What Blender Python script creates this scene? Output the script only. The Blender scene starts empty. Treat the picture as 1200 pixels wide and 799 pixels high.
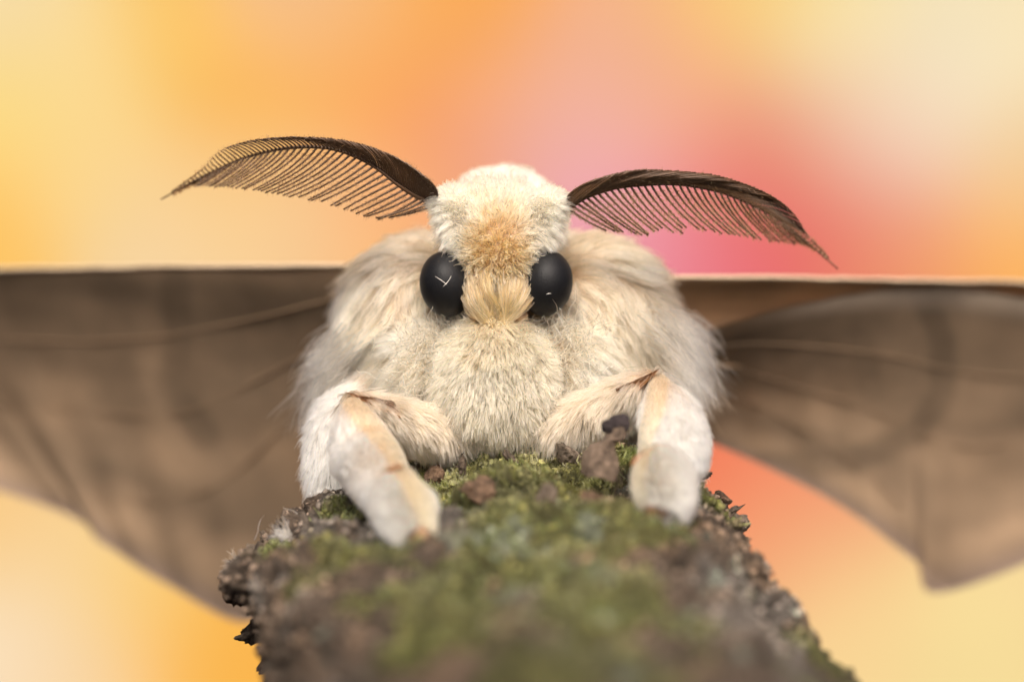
import bpy, bmesh, math, random
import numpy as np
from mathutils import Vector, Matrix, kdtree

random.seed(7)
rng = np.random.default_rng(11)
S = bpy.context.scene
COL = S.collection

# ------------------------------------------------------------------ camera, light, exposure
# one scene unit is 2.5 mm; the camera stands 30 units in front of the moth's face and looks along +Y
CAM_D = 30.0
cam_d = bpy.data.cameras.new('camera')
cam = bpy.data.objects.new('camera', cam_d)
COL.objects.link(cam)
cam.location = (0, -CAM_D, 0)
cam.rotation_euler = (math.radians(90), 0, 0)
cam_d.sensor_width = 36
cam_d.lens = 90
cam_d.clip_end = 1000
cam_d.clip_start = 0.5
cam_d.dof.use_dof = True
cam_d.dof.focus_distance = CAM_D - 0.08
cam_d.dof.aperture_fstop = 0.070
S.camera = cam

SUN_EL, SUN_AZ = math.radians(45), math.radians(-14)     # azimuth measured from the camera side
world = bpy.data.worlds.new('World')
S.world = world
world.use_nodes = True
wn = world.node_tree
bg = wn.nodes['Background']
sky = wn.nodes.new('ShaderNodeTexSky')
sky.sky_type = 'NISHITA'
sky.sun_disc = False
sky.sun_elevation = SUN_EL
sky.sun_rotation = math.radians(180) + SUN_AZ
sky.dust_density = 9.0
sky.air_density = 0.35
sky.ozone_density = 0.6
wn.links.new(sky.outputs[0], bg.inputs[0])
bg.inputs[1].default_value = 0.09
sun_d = bpy.data.lights.new('sun', 'SUN')
sun_d.energy = 1.5
sun_d.angle = math.radians(17)
sun_d.color = (1.0, 0.92, 0.80)
sun = bpy.data.objects.new('sun', sun_d)
COL.objects.link(sun)
sdir = Vector((math.sin(SUN_AZ) * math.cos(SUN_EL), -math.cos(SUN_AZ) * math.cos(SUN_EL), math.sin(SUN_EL)))
sun.rotation_euler = sdir.to_track_quat('Z', 'Y').to_euler()

S.view_settings.view_transform = 'Standard'
S.view_settings.look = 'None'
S.view_settings.gamma = 1
S.view_settings.exposure = 1.08
S.render.engine = 'CYCLES'
S.cycles.use_denoising = True
S.cycles.max_bounces = 10
S.cycles.diffuse_bounces = 4
S.cycles.glossy_bounces = 8
S.cycles.transmission_bounces = 10
S.cycles.sample_clamp_indirect = 6
S.cycles_curves.shape = 'RIBBONS'

# ------------------------------------------------------------------ helpers
def W(px, py, d=0.0):
    k = (CAM_D + d) / CAM_D
    return np.array([(px - 600) / 100 * k, d, (399.5 - py) / 100 * k])

def to_px(P):
    k = CAM_D / (CAM_D + P[..., 1])
    return P[..., 0] * k * 100 + 600, 399.5 - P[..., 2] * k * 100

def unit(v):
    return v / (np.linalg.norm(v, axis=-1, keepdims=True) + 1e-12)

def smooth(a, b, x):
    t = np.clip((x - a) / (b - a), 0, 1)
    return t * t * (3 - 2 * t)

def srgb(r, g, b):
    c = np.array([r, g, b]) / 255.0
    return np.where(c <= 0.04045, c / 12.92, ((c + 0.055) / 1.055) ** 2.4)

def _hash(ix, iy, iz, seed):
    h = (ix * 374761393 + iy * 668265263 + iz * 1274126177 + seed * 974634777) & 0xffffffff
    h = ((h ^ (h >> 13)) * 1274126177) & 0xffffffff
    h = (h ^ (h >> 16)) & 0xffffffff
    return h / 4294967295.0 * 2 - 1

def vnoise(P, seed=0):
    P = np.asarray(P, dtype=np.float64)
    i = np.floor(P).astype(np.int64)
    f = P - i
    u = f * f * f * (f * (f * 6 - 15) + 10)
    r = 0
    for dx in (0, 1):
        wx = u[..., 0] if dx else 1 - u[..., 0]
        for dy in (0, 1):
            wy = u[..., 1] if dy else 1 - u[..., 1]
            for dz in (0, 1):
                wz = u[..., 2] if dz else 1 - u[..., 2]
                r = r + wx * wy * wz * _hash(i[..., 0] + dx, i[..., 1] + dy, i[..., 2] + dz, seed)
    return r

def fbm(P, octs=4, seed=0, gain=0.5):
    r, a, q = 0, 1.0, np.asarray(P, dtype=np.float64)
    for o in range(octs):
        r = r + a * vnoise(q, seed + o * 17)
        q = q * 2.03 + 5.7
        a *= gain
    return r

def vec_noise(P, freq, seed):
    return np.stack([vnoise(P * freq, seed + k * 101) for k in range(3)], -1)

def spline(pts, n):
    """Catmull-Rom through rows of pts, n samples."""
    p = np.asarray(pts, dtype=float)
    p = np.vstack([2 * p[0] - p[1], p, 2 * p[-1] - p[-2]])
    m = len(p) - 3
    t = np.linspace(0, m - 1e-9, n)
    i = np.floor(t).astype(int)
    f = (t - i)[:, None]
    a, b, c, d = p[i], p[i + 1], p[i + 2], p[i + 3]
    return 0.5 * (2 * b + (c - a) * f + (2 * a - 5 * b + 4 * c - d) * f ** 2 + (3 * b - 3 * c + d - a) * f ** 3)

def link_mesh(name, verts, faces, mat, parent=None, smooth_shade=True, col=None):
    me = bpy.data.meshes.new(name)
    me.from_pydata([tuple(v) for v in verts], [], [tuple(int(i) for i in f) for f in faces])
    if smooth_shade:
        me.polygons.foreach_set('use_smooth', [True] * len(me.polygons))
    if col is not None:
        at = me.color_attributes.new('tint', 'FLOAT_COLOR', 'POINT')
        c4 = np.ones((len(verts), 4)); c4[:, :3] = col
        at.data.foreach_set('color', c4.ravel())
    me.update()
    o = bpy.data.objects.new(name, me)
    if mat: me.materials.append(mat)
    COL.objects.link(o)
    if parent: o.parent = parent
    return o

def grid_faces(nu, nv, wrap_v=False, off=0):
    f = []
    for i in range(nu - 1):
        for j in range(nv if wrap_v else nv - 1):
            a = off + i * nv + j
            b = off + i * nv + (j + 1) % nv
            f.append((a, b, b + nv, a + nv))
    return f

def tube(path, radii, sides=6, cap=True, flat=1.0):
    path = np.asarray(path); n = len(path)
    T = unit(np.gradient(path, axis=0))
    up = np.array([0, 1.0, 0.05])
    A = unit(np.cross(T, up)); B = unit(np.cross(A, T))
    th = np.linspace(0, 2 * math.pi, sides, endpoint=False)
    r = np.broadcast_to(radii, (n,))
    V = path[:, None] + r[:, None, None] * (np.cos(th)[None, :, None] * A[:, None] + flat * np.sin(th)[None, :, None] * B[:, None])
    V = V.reshape(-1, 3)
    F = grid_faces(n, sides, True)
    if cap:
        F += [tuple(range(sides))[::-1], tuple(range((n - 1) * sides, n * sides))]
    return V, F

def join(parts):
    V, F, o = [], [], 0
    for v, f in parts:
        V.append(v); F += [tuple(i + o for i in q) for q in f]; o += len(v)
    return np.vstack(V), F

def ball(c, r, nu=24, nv=32, rot=0.0):
    th = np.linspace(0.001, math.pi - 0.001, nu); ph = np.linspace(0, 2 * math.pi, nv, endpoint=False)
    V = np.stack([np.sin(th)[:, None] * np.cos(ph), np.sin(th)[:, None] * np.sin(ph), np.cos(th)[:, None] + 0 * ph], -1) * np.array(r)
    c_, s_ = math.cos(rot), math.sin(rot)
    V = V @ np.array([[c_, 0, -s_], [0, 1, 0], [s_, 0, c_]])
    V = V.reshape(-1, 3) + np.array(c)
    F = grid_faces(nu, nv, True)[:]
    F += [tuple(range(nv))[::-1], tuple(range((nu - 1) * nv, nu * nv))]
    return V, [f[::-1] for f in F]

# ------------------------------------------------------------------ materials
def new_mat(name):
    m = bpy.data.materials.new(name); m.use_nodes = True
    return m, m.node_tree.nodes, m.node_tree.links, m.node_tree.nodes['Principled BSDF']

def noise_node(N, L, scale, detail=4, rough=0.6, coord='Object', stretch=None):
    tc = N.new('ShaderNodeTexCoord'); n = N.new('ShaderNodeTexNoise')
    n.inputs['Scale'].default_value = scale; n.inputs['Detail'].default_value = detail
    n.inputs['Roughness'].default_value = rough
    if stretch:
        mp = N.new('ShaderNodeMapping'); mp.inputs['Scale'].default_value = stretch
        L.new(tc.outputs[coord], mp.inputs[0]); L.new(mp.outputs[0], n.inputs['Vector'])
    else:
        L.new(tc.outputs[coord], n.inputs['Vector'])
    return n

def hair_mat(name, rough=0.35, radial=0.5, root_dark=0.75, coat=0.0):
    m = bpy.data.materials.new(name); m.use_nodes = True
    N, L = m.node_tree.nodes, m.node_tree.links
    N.remove(N['Principled BSDF'])
    h = N.new('ShaderNodeBsdfHairPrincipled'); h.model = 'CHIANG'; h.parametrization = 'COLOR'
    h.inputs['Roughness'].default_value = rough
    h.inputs['Radial Roughness'].default_value = radial
    h.inputs['Random Roughness'].default_value = 0.3
    at = N.new('ShaderNodeAttribute'); at.attribute_name = 'tint'
    info = N.new('ShaderNodeHairInfo')
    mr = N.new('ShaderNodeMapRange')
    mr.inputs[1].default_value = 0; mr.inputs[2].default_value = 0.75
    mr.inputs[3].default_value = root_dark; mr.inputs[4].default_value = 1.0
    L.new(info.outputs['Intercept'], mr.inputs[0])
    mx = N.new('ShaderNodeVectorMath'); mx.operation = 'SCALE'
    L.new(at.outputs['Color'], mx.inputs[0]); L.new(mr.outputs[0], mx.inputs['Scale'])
    L.new(mx.outputs[0], h.inputs['Color'])
    L.new(h.outputs[0], N['Material Output'].inputs[0])
    return m

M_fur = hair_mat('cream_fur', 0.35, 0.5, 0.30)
M_moss = hair_mat('moss_fibre', 0.5, 0.7, 0.5)
M_antfib = hair_mat('antenna_fibre', 0.4, 0.6, 0.9)

M_skin, N, L, P_ = new_mat('tan_cuticle')
P_.inputs['Base Color'].default_value = (0.55, 0.38, 0.22, 1); P_.inputs['Roughness'].default_value = 0.6
n = noise_node(N, L, 6); cr = N.new('ShaderNodeValToRGB')
cr.color_ramp.elements[0].color = (0.24, 0.15, 0.08, 1); cr.color_ramp.elements[1].color = (0.40, 0.27, 0.16, 1)
L.new(n.outputs['Fac'], cr.inputs[0]); L.new(cr.outputs[0], P_.inputs['Base Color'])

M_brown, N, L, P_ = new_mat('amber_cuticle')
P_.inputs['Roughness'].default_value = 0.38
n = noise_node(N, L, 9); cr = N.new('ShaderNodeValToRGB')
cr.color_ramp.elements[0].color = (0.09, 0.035, 0.014, 1); cr.color_ramp.elements[1].color = (0.34, 0.16, 0.06, 1)
L.new(n.outputs['Fac'], cr.inputs[0]); L.new(cr.outputs[0], P_.inputs['Base Color'])

M_eye, N, L, P_ = new_mat('compound_eye')
P_.inputs['Base Color'].default_value = (0.006, 0.006, 0.007, 1)
P_.inputs['Roughness'].default_value = 0.5
P_.inputs['Specular IOR Level'].default_value = 0.22
tc = N.new('ShaderNodeTexCoord'); vo = N.new('ShaderNodeTexVoronoi'); vo.inputs['Scale'].default_value = 50
L.new(tc.outputs['Object'], vo.inputs['Vector'])
bp = N.new('ShaderNodeBump'); bp.inputs['Strength'].default_value = 0.3; bp.inputs['Distance'].default_value = 0.006; bp.invert = True
L.new(vo.outputs['Distance'], bp.inputs['Height']); L.new(bp.outputs[0], P_.inputs['Normal'])

M_ant, N, L, P_ = new_mat('antenna_brown')
P_.inputs['Roughness'].default_value = 0.5
n = noise_node(N, L, 5); cr = N.new('ShaderNodeValToRGB')
cr.color_ramp.elements[0].color = (0.04, 0.02, 0.009, 1); cr.color_ramp.elements[1].color = (0.12, 0.06, 0.027, 1)
L.new(n.outputs['Fac'], cr.inputs[0]); L.new(cr.outputs[0], P_.inputs['Base Color'])

def wing_mat(name, dark=1.0):
    m, N, L, P_ = new_mat(name)
    P_.inputs['Roughness'].default_value = 0.75
    at = N.new('ShaderNodeAttribute'); at.attribute_name = 'tint'
    n = noise_node(N, L, 1.1, 5, 0.6); n2 = noise_node(N, L, 30, 2, 0.6)
    mr = N.new('ShaderNodeMapRange'); mr.inputs[3].default_value = 0.72; mr.inputs[4].default_value = 1.28
    mr2 = N.new('ShaderNodeMapRange'); mr2.inputs[3].default_value = 0.85; mr2.inputs[4].default_value = 1.15
    L.new(n.outputs['Fac'], mr.inputs[0]); L.new(n2.outputs['Fac'], mr2.inputs[0])
    mu = N.new('ShaderNodeMath'); mu.operation = 'MULTIPLY'
    L.new(mr.outputs[0], mu.inputs[0]); L.new(mr2.outputs[0], mu.inputs[1])
    sc = N.new('ShaderNodeVectorMath'); sc.operation = 'SCALE'
    L.new(at.outputs['Color'], sc.inputs[0]); L.new(mu.outputs[0], sc.inputs['Scale'])
    L.new(sc.outputs[0], P_.inputs['Base Color'])
    tr = N.new('ShaderNodeBsdfTranslucent'); L.new(sc.outputs[0], tr.inputs[0])
    mx = N.new('ShaderNodeMixShader'); mx.inputs[0].default_value = 0.32
    L.new(P_.outputs[0], mx.inputs[1]); L.new(tr.outputs[0], mx.inputs[2])
    L.new(mx.outputs[0], N['Material Output'].inputs[0])
    bp = N.new('ShaderNodeBump'); bp.inputs['Strength'].default_value = 0.3; bp.inputs['Distance'].default_value = 0.03
    L.new(n2.outputs['Fac'], bp.inputs['Height']); L.new(bp.outputs[0], P_.inputs['Normal'])
    return m
M_wing = wing_mat('wing_scales')

M_bark, N, L, P_ = new_mat('mossy_bark')
P_.inputs['Roughness'].default_value = 0.9
P_.inputs['Specular IOR Level'].default_value = 0.25
at = N.new('ShaderNodeAttribute'); at.attribute_name = 'tint'
n1 = noise_node(N, L, 9, 8, 0.7); n2 = noise_node(N, L, 40, 4, 0.7)
mr = N.new('ShaderNodeMapRange'); mr.inputs[1].default_value = 0.3; mr.inputs[2].default_value = 0.7
mr.inputs[3].default_value = 0.3; mr.inputs[4].default_value = 1.85
L.new(n1.outputs['Fac'], mr.inputs[0])
sc = N.new('ShaderNodeVectorMath'); sc.operation = 'SCALE'
L.new(at.outputs['Color'], sc.inputs[0]); L.new(mr.outputs[0], sc.inputs['Scale'])
L.new(sc.outputs[0], P_.inputs['Base Color'])
ad = N.new('ShaderNodeMath'); ad.operation = 'ADD'
L.new(n1.outputs['Fac'], ad.inputs[0]); L.new(n2.outputs['Fac'], ad.inputs[1])
bp = N.new('ShaderNodeBump'); bp.inputs['Strength'].default_value = 0.9; bp.inputs['Distance'].default_value = 0.06
L.new(ad.outputs[0], bp.inputs['Height']); L.new(bp.outputs[0], P_.inputs['Normal'])

M_back, N, L, P_ = new_mat('backdrop_print')
P_.inputs['Roughness'].default_value = 1.0; P_.inputs['Specular IOR Level'].default_value = 0.0
at = N.new('ShaderNodeAttribute'); at.attribute_name = 'tint'
n1 = noise_node(N, L, 0.25, 2, 0.5)
mr = N.new('ShaderNodeMapRange'); mr.inputs[3].default_value = 0.94; mr.inputs[4].default_value = 1.06
L.new(n1.outputs['Fac'], mr.inputs[0])
sc = N.new('ShaderNodeVectorMath'); sc.operation = 'SCALE'
L.new(at.outputs['Color'], sc.inputs[0]); L.new(mr.outputs[0], sc.inputs['Scale'])
L.new(sc.outputs[0], P_.inputs['Base Color'])

# ------------------------------------------------------------------ backdrop: a printed sheet far behind
BD = 62.0
BK = [(0,0,247,224,165),(100,60,249,221,148),(200,40,249,196,85),(300,120,250,182,76),(420,30,246,186,112),(340,-10,243,192,135),
 (550,20,250,170,68),(450,100,250,165,66),(250,230,248,203,124),(0,130,250,220,125),(-20,260,251,194,84),(100,200,250,216,138),
 (200,280,246,216,162),(330,250,246,206,148),(440,240,248,184,116),(520,170,240,150,104),(600,150,237,172,148),(680,150,235,178,180),
 (740,120,237,172,148),(800,60,245,180,106),(880,20,249,210,118),(980,50,245,229,168),(1100,100,242,231,192),(1220,20,247,231,183),
 (1190,200,240,208,152),(1000,130,238,206,172),(1060,180,239,206,182),(940,170,232,150,118),(870,190,231,126,98),(810,140,236,160,136),
 (900,255,228,84,86),(830,290,234,106,118),(760,280,238,152,168),(565,95,248,166,84),(650,90,243,178,128),(745,90,242,182,140),(1000,265,229,112,92),(1080,290,239,152,98),(1190,295,250,176,74),
 (700,230,238,165,175),(860,550,240,112,74),(900,620,245,158,104),(955,650,246,196,132),(1000,730,248,216,146),(1150,760,246,223,150),
 (940,580,240,140,100),(0,600,250,204,128),(60,650,249,216,152),(30,750,248,227,188),(150,700,250,207,114),(230,770,250,184,64),
 (300,790,250,180,60),(100,790,249,215,160),(600,600,246,190,120),(1250,600,245,215,150),(-150,400,250,205,120),(1350,400,245,200,130),
 (600,-200,248,190,110),(100,-200,248,215,150),(1100,-200,246,225,175),(600,950,246,200,130)]
nu, nv = 150, 110
gx = np.linspace(-75, 75, nu); gz = np.linspace(-55, 55, nv)
G = np.stack(np.meshgrid(gx, gz, indexing='ij'), -1)
bpx = G[..., 0] * CAM_D / (CAM_D + BD) * 100 + 600
bpy_ = 399.5 - G[..., 1] * CAM_D / (CAM_D + BD) * 100
wsum = 0; csum = 0
for (x, y, r, g, b) in BK:
    d2 = (bpx - x) ** 2 + (bpy_ - y) ** 2
    w = (np.exp(-d2 / (2 * 55.0 ** 2)) + 1e-4 / (1 + d2 / 1e4) ** 2)[..., None]
    wsum = wsum + w; csum = csum + w * srgb(r, g, b)
bc = csum / wsum
bc = (bc * 0.94 + 0.06 * np.array([0.85, 0.72, 0.55])) * np.array([0.49, 0.525, 0.60])
V = np.stack([G[..., 0], np.full(G.shape[:2], BD), G[..., 1]], -1).reshape(-1, 3)
back = link_mesh('backdrop', V, grid_faces(nu, nv), M_back, col=bc.reshape(-1, 3))
back['kind'] = 'structure'
back['label'] = 'soft yellow orange and pink blurred background behind the moth'

# ------------------------------------------------------------------ moth root
def empty(name, loc):
    o = bpy.data.objects.new(name, None); COL.objects.link(o); o.location = loc
    o.empty_display_size = 0.3
    return o
moth = empty('moth', (0, 0, 0))
moth['label'] = 'cream furry moth with black eyes and feathery brown antennae clinging to the mossy branch'
moth['category'] = 'moth'

# ---- body primitives (also what the fur grows from)
class Ell:
    def __init__(s, c, r): s.c = np.array(c, float); s.r = np.array(r, float)
    def sample(s, n):
        u = unit(rng.normal(size=(n * 2, 3)))
        area = np.linalg.norm(u / s.r, axis=1); area /= area.max()
        u = u[rng.random(len(u)) < area][:n]
        return s.c + u * s.r, unit(u / s.r), np.zeros((len(u), 3))
    def inside(s, P, k): return np.linalg.norm((P - s.c) / s.r, axis=-1) < k
    def mesh(s): return ball(s.c, s.r)

class Limb:
    def __init__(s, st):            # stations (px, py, d, r)
        st = np.array(st, float)
        pts = np.array([W(*q[:3]) for q in st])
        q = spline(np.hstack([pts, st[:, 3:4]]), 40)
        s.p, s.rad = q[:, :3], q[:, 3]
        s.t = unit(np.gradient(s.p, axis=0))
    def sample(s, n):
        i = rng.integers(0, 40, n)
        seg = np.linalg.norm(s.p[1] - s.p[0]) * 1.0
        f = rng.random(n) - 0.5
        u = rng.normal(size=(n, 3))
        end = (i == 0) | (i == 39)
        tt = s.t[i]
        ur = u - (u * tt).sum(1, keepdims=True) * tt
        u = np.where(end[:, None], u, ur); u = unit(u)
        keep = rng.random(n) < s.rad[i] / s.rad.max()
        P = s.p[i] + tt * (f * seg)[:, None] + u * s.rad[i][:, None]
        return P[keep], u[keep], tt[keep]
    def inside(s, P, k):
        r = np.zeros(len(P), bool)
        for j in range(0, 40, 2):
            r |= np.linalg.norm(P - s.p[j], axis=1) < s.rad[j] * k
        return r
    def mesh(s):
        return join([tube(s.p, s.rad, 20)] + [ball(s.p[j], (s.rad[j],) * 3, 10, 14) for j in (0, 39)])

head = Ell(W(583, 292, 0.5), (0.60, 0.48, 0.72))
crown_l = Ell(W(530, 248, 0.35), (0.06, 0.10, 0.10))
crown_r = Ell(W(641, 250, 0.35), (0.06, 0.10, 0.10))
collar = Ell(W(588, 272, 1.3), (0.66, 0.6, 0.66))
thorax = Ell(W(590, 405, 2.2), (1.58, 1.2, 1.10))
shoulder_l = Ell(W(490, 382, 1.5), (0.92, 0.85, 1.10))
shoulder_r = Ell(W(690, 384, 1.5), (1.0, 0.85, 1.12))
chest = Ell(W(582, 446, 0.45), (0.67, 0.60, 0.76))
flank_l = Ell(W(500, 430, 0.95), (0.62, 0.6, 0.6))
flank_r = Ell(W(668, 430, 0.95), (0.62, 0.6, 0.6))
side_l = Ell(W(462, 448, 1.6), (0.46, 0.85, 0.75))
side_r = Ell(W(722, 445, 1.6), (0.52, 0.85, 0.80))
belly = Ell(W(590, 480, 2.2), (1.2, 1.2, 0.75))
abdomen = Ell(W(592, 440, 4.6), (1.0, 2.6, 0.85))
fem_l = Limb([(560, 508, .5, .2), (505, 502, .25, .22), (455, 488, 0, .18), (414, 470, -.28, .10)])
fem_r = Limb([(615, 508, .5, .2), (665, 494, .3, .22), (715, 472, .1, .18), (765, 445, -.13, .10)])
tib_l = Limb([(411, 470, -.35, .09), (418, 500, -.6, .27), (430, 535, -.85, .36), (452, 572, -1.5, .30), (462, 584, -1.7, .24)])
tib_r = Limb([(770, 444, -.2, .09), (779, 475, -.45, .27), (787, 510, -.7, .36), (786, 545, -.9, .32), (782, 560, -1.0, .25)])
tar_l = Limb([(464, 566, -1.8, .20), (473, 588, -2.1, .27), (483, 610, -2.4, .22), (491, 628, -2.6, .13)])
tar_r = Limb([(768, 542, -1.4, .20), (772, 560, -1.75, .28), (775, 580, -2.1, .25), (772, 594, -2.2, .15)])
mid_l = Limb([(430, 460, .9, .22), (396, 490, .65, .25), (386, 540, .5, .24), (386, 594, .4, .15)])
mid_r = Limb([(760, 460, .9, .22), (790, 490, .65, .24), (798, 535, .5, .2), (795, 575, .4, .12)])
hind_l = Limb([(500, 520, 2.6, .3), (420, 540, 3.0, .22), (450, 620, 2.6, .12)])
hind_r = Limb([(690, 520, 2.6, .3), (760, 540, 3.0, .22), (740, 620, 2.6, .12)])
PRIMS = [head, crown_l, crown_r, collar, thorax, shoulder_l, shoulder_r, chest, flank_l, flank_r, side_l, side_r, belly, abdomen,
         fem_l, fem_r, tib_l, tib_r, tar_l, tar_r, mid_l, mid_r, hind_l, hind_r]
V, F = join([p.mesh() for p in PRIMS])
tmp = link_mesh('tmp', V, F, None)
rm = tmp.modifiers.new('r', 'REMESH'); rm.mode = 'VOXEL'; rm.voxel_size = 0.055
sm = tmp.modifiers.new('s', 'SMOOTH'); sm.factor = 0.5; sm.iterations = 4
dg = bpy.context.evaluated_depsgraph_get()
bm_ = bpy.data.meshes.new_from_object(tmp.evaluated_get(dg)); bm_.name = 'body'
bpy.data.objects.remove(tmp)
body = bpy.data.objects.new('body', bm_); COL.objects.link(body); body.parent = moth
bm_.materials.clear(); bm_.materials.append(M_skin)
bm_.polygons.foreach_set('use_smooth', [True] * len(bm_.polygons))

# ------------------------------------------------------------------ fur
def hair_object(name, pts, rad, col, mat, parent, label=None):
    n, k = pts.shape[:2]
    c = bpy.data.hair_curves.new(name)
    c.add_curves([k] * n)
    c.attributes['position'].data.foreach_set('vector', pts.astype(np.float32).ravel())
    ra = c.attributes.get('radius') or c.attributes.new('radius', 'FLOAT', 'POINT')
    ra.data.foreach_set('value', rad.astype(np.float32).ravel())
    ca = c.attributes.new('tint', 'FLOAT_COLOR', 'CURVE')
    c4 = np.ones((n, 4), np.float32); c4[:, :3] = col
    ca.data.foreach_set('color', c4.ravel())
    c.materials.append(mat)
    o = bpy.data.objects.new(name, c); COL.objects.link(o)
    if parent: o.parent = parent
    o['kind'] = 'stuff'
    if label: o['label'] = label
    return o

def roots(prims, n, others=PRIMS, front=-0.25, k=0.93, cull=None):
    Ps, Ns, Ts = [], [], []
    for p in prims:
        P, Nn, T = p.sample(n)
        ok = np.ones(len(P), bool)
        ok &= Nn[:, 1] < -front if front is not None else ok
        for q in others:
            if q is not p: ok &= ~q.inside(P, k)
        Ps.append(P[ok]); Ns.append(Nn[ok]); Ts.append(T[ok])
    P, Nn, T = np.vstack(Ps), np.vstack(Ns), np.vstack(Ts)
    if cull is not None:
        m = cull(P, Nn); P, Nn, T = P[m], Nn[m], T[m]
    return P, Nn, T

def grow(P, Nn, flow, length, lift, K=7, clump=30, cw=0.6, cpow=1.3, bend=None, jitter=0.15, frizz=0.03,
         rad=0.0055, wave=0.0, tip=0.15):
    n = len(P)
    F = flow - (flow * Nn).sum(1, keepdims=True) * Nn
    F = unit(F + 1e-6)
    lift = np.broadcast_to(lift, (n,))[:, None]
    D = unit(lift * Nn + (1 - lift) * F + jitter * rng.normal(size=(n, 3)))
    Lh = (np.broadcast_to(length, (n,)) * rng.uniform(0.7, 1.15, n))[:, None, None]
    t = np.linspace(0, 1, K)[None, :, None]
    B = np.zeros((n, 3)) if bend is None else np.broadcast_to(bend, (n, 3))
    X = P[:, None] + Lh * (t * D[:, None] + t ** 2 * B[:, None])
    if frizz:
        ph = rng.uniform(0, 6.28, (n, 1, 3)); fr = rng.uniform(1.5, 4.5, (n, 1, 3))
        X = X + frizz * Lh * np.sin(ph + fr * t * 2) * t
    if clump and cw > 0:
        nc = max(1, n // clump)
        ci = rng.choice(n, nc, replace=False)
        kd = kdtree.KDTree(nc)
        for a, b in enumerate(ci): kd.insert(P[b], a)
        kd.balance()
        near = np.array([kd.find(p)[1] for p in P])
        C = X[ci][near]
        off = (P - P[ci][near])[:, None]
        # follow the clump's middle hair, scaled to this hair's own length
        rel = C - P[ci][near][:, None]
        cl = np.linalg.norm(rel[:, -1], axis=1)[:, None, None] + 1e-6
        target = P[ci][near][:, None] + rel / cl * Lh + off * 0.18
        w = cw * rng.uniform(0.5, 1.0, (n, 1, 1)) * t ** cpow
        X = X * (1 - w) + target * w
    tt = t[0, :, 0]
    R = np.broadcast_to(rad, (n,))[:, None] * rng.uniform(0.75, 1.2, (n, 1)) * (1 - (1 - tip) * tt[None] ** 2.2)
    return X, R

def tint(n, base, var=0.08, warm=0.05):
    base = np.broadcast_to(base, (n, 3)).copy()
    v = 1 + rng.normal(size=(n, 1)) * var
    c = base * v
    c[:, 2] *= 1 + rng.normal(size=n) * warm
    c[:, 0] *= 1 + rng.normal(size=n) * warm * 0.3
    return np.clip(c, 0.02, 0.97)

CREAM = np.array([0.90, 0.68, 0.44]); OCHRE = np.array([0.60, 0.36, 0.14]); WHITE = np.array([0.90, 0.77, 0.62])
BEIGE = np.array([0.68, 0.43, 0.23]); PINKISH = np.array([0.72, 0.46, 0.29]); UNDER = np.array([0.42, 0.22, 0.10])
def coat(X, R, c, frac=0.3, short=0.62, amt=0.75):
    """turn a share of the hairs into a darker, shorter undercoat"""
    n = len(X); u = rng.random(n) < frac
    root = X[:, :1]
    X = np.where(u[:, None, None], root + (X - root) * short, X)
    c = np.broadcast_to(c, (n, 3))
    f = np.where(u, amt * rng.uniform(0.5, 1.0, n), 0)
    return X, R, mix(c, UNDER, f)
def mix(a, b, f): return a * (1 - f[:, None]) + b * f[:, None]

# thorax, shoulders and flanks: long silky hair that streams away from the head
P, Nn, _ = roots([thorax, shoulder_l, shoulder_r, flank_l, flank_r, side_l, side_r], 24000, front=-0.45)
x, y = to_px(P)
m = ~((np.abs(x - 582) < 75) & (y > 400)); P, Nn = P[m], Nn[m]; x, y = x[m], y[m]
dx, dy = (x - 582) / 100, (y - 300) / 100
fl = np.stack([np.clip(dx, -1.0, 1.0), 0.12 + 0 * dx, -dy * 0.85 - 0.28 * np.abs(dx)], -1)
fl = unit(fl) + 0.75 * vec_noise(P, 1.7, 5) + 0.35 * vec_noise(P, 5.0, 9)
Lh = 0.38 + 0.2 * smooth(0.8, 2.0, np.abs(dx)) + 0.12 * vnoise(P * 2.5, 33)
X, R = grow(P, Nn, fl, Lh, 0.17, K=8, clump=45, cw=0.85, cpow=1.0, bend=np.array([0, -0.02, -0.22]), jitter=0.13, frizz=0.035, rad=0.0056)
f = smooth(-0.35, 0.5, fbm(P * 1.9, 3, 71))
f = np.clip(f + 0.9 * smooth(-0.1, 0.7, vnoise(P * np.array([3.5, 3.5, 7.0]), 72)), 0, 1)
c = mix(CREAM * 1.05, BEIGE, 0.62 * f)
c = mix(c, BEIGE * 0.93, smooth(340, 270, y) * 0.7)
c = mix(c, WHITE, smooth(1.3, 2.2, np.abs(dx)) * 0.3 * smooth(330, 420, y))
X, R, c = coat(X, R, c, 0.35, 0.7, 0.6)
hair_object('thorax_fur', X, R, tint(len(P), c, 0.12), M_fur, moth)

# wispy side plumes over the wing bases
Q = []
for (x0, y0, x1, y1, sx, n_) in [(424, 375, 400, 455, -1, 1100), (768, 355, 785, 440, 1, 1800)]:
    t = rng.random(n_)
    base = np.array([W(x0 + (x1 - x0) * a + rng.normal() * 14, y0 + (y1 - y0) * a, 1.2 + rng.normal() * 0.25) for a in t])
    Nn_ = np.tile([sx * 0.3, -0.9, 0.1], (n_, 1))
    flw = np.stack([np.full(n_, sx * 0.8), 0.1 * rng.normal(size=n_), -0.35 - 0.75 * t + 0.1 * rng.normal(size=n_)], -1)
    Xq, Rq = grow(base, unit(Nn_), flw, 0.72, 0.05, K=8, clump=40, cw=0.8, cpow=1.1, bend=np.array([0, 0, -0.12]), jitter=0.16, frizz=0.05, rad=0.0052)
    Q.append((Xq, Rq))
X = np.vstack([q[0] for q in Q]); R = np.vstack([q[1] for q in Q])
hair_object('side_plume', X, R, tint(len(X), (WHITE + CREAM) / 2, 0.06), M_fur, moth)

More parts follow.
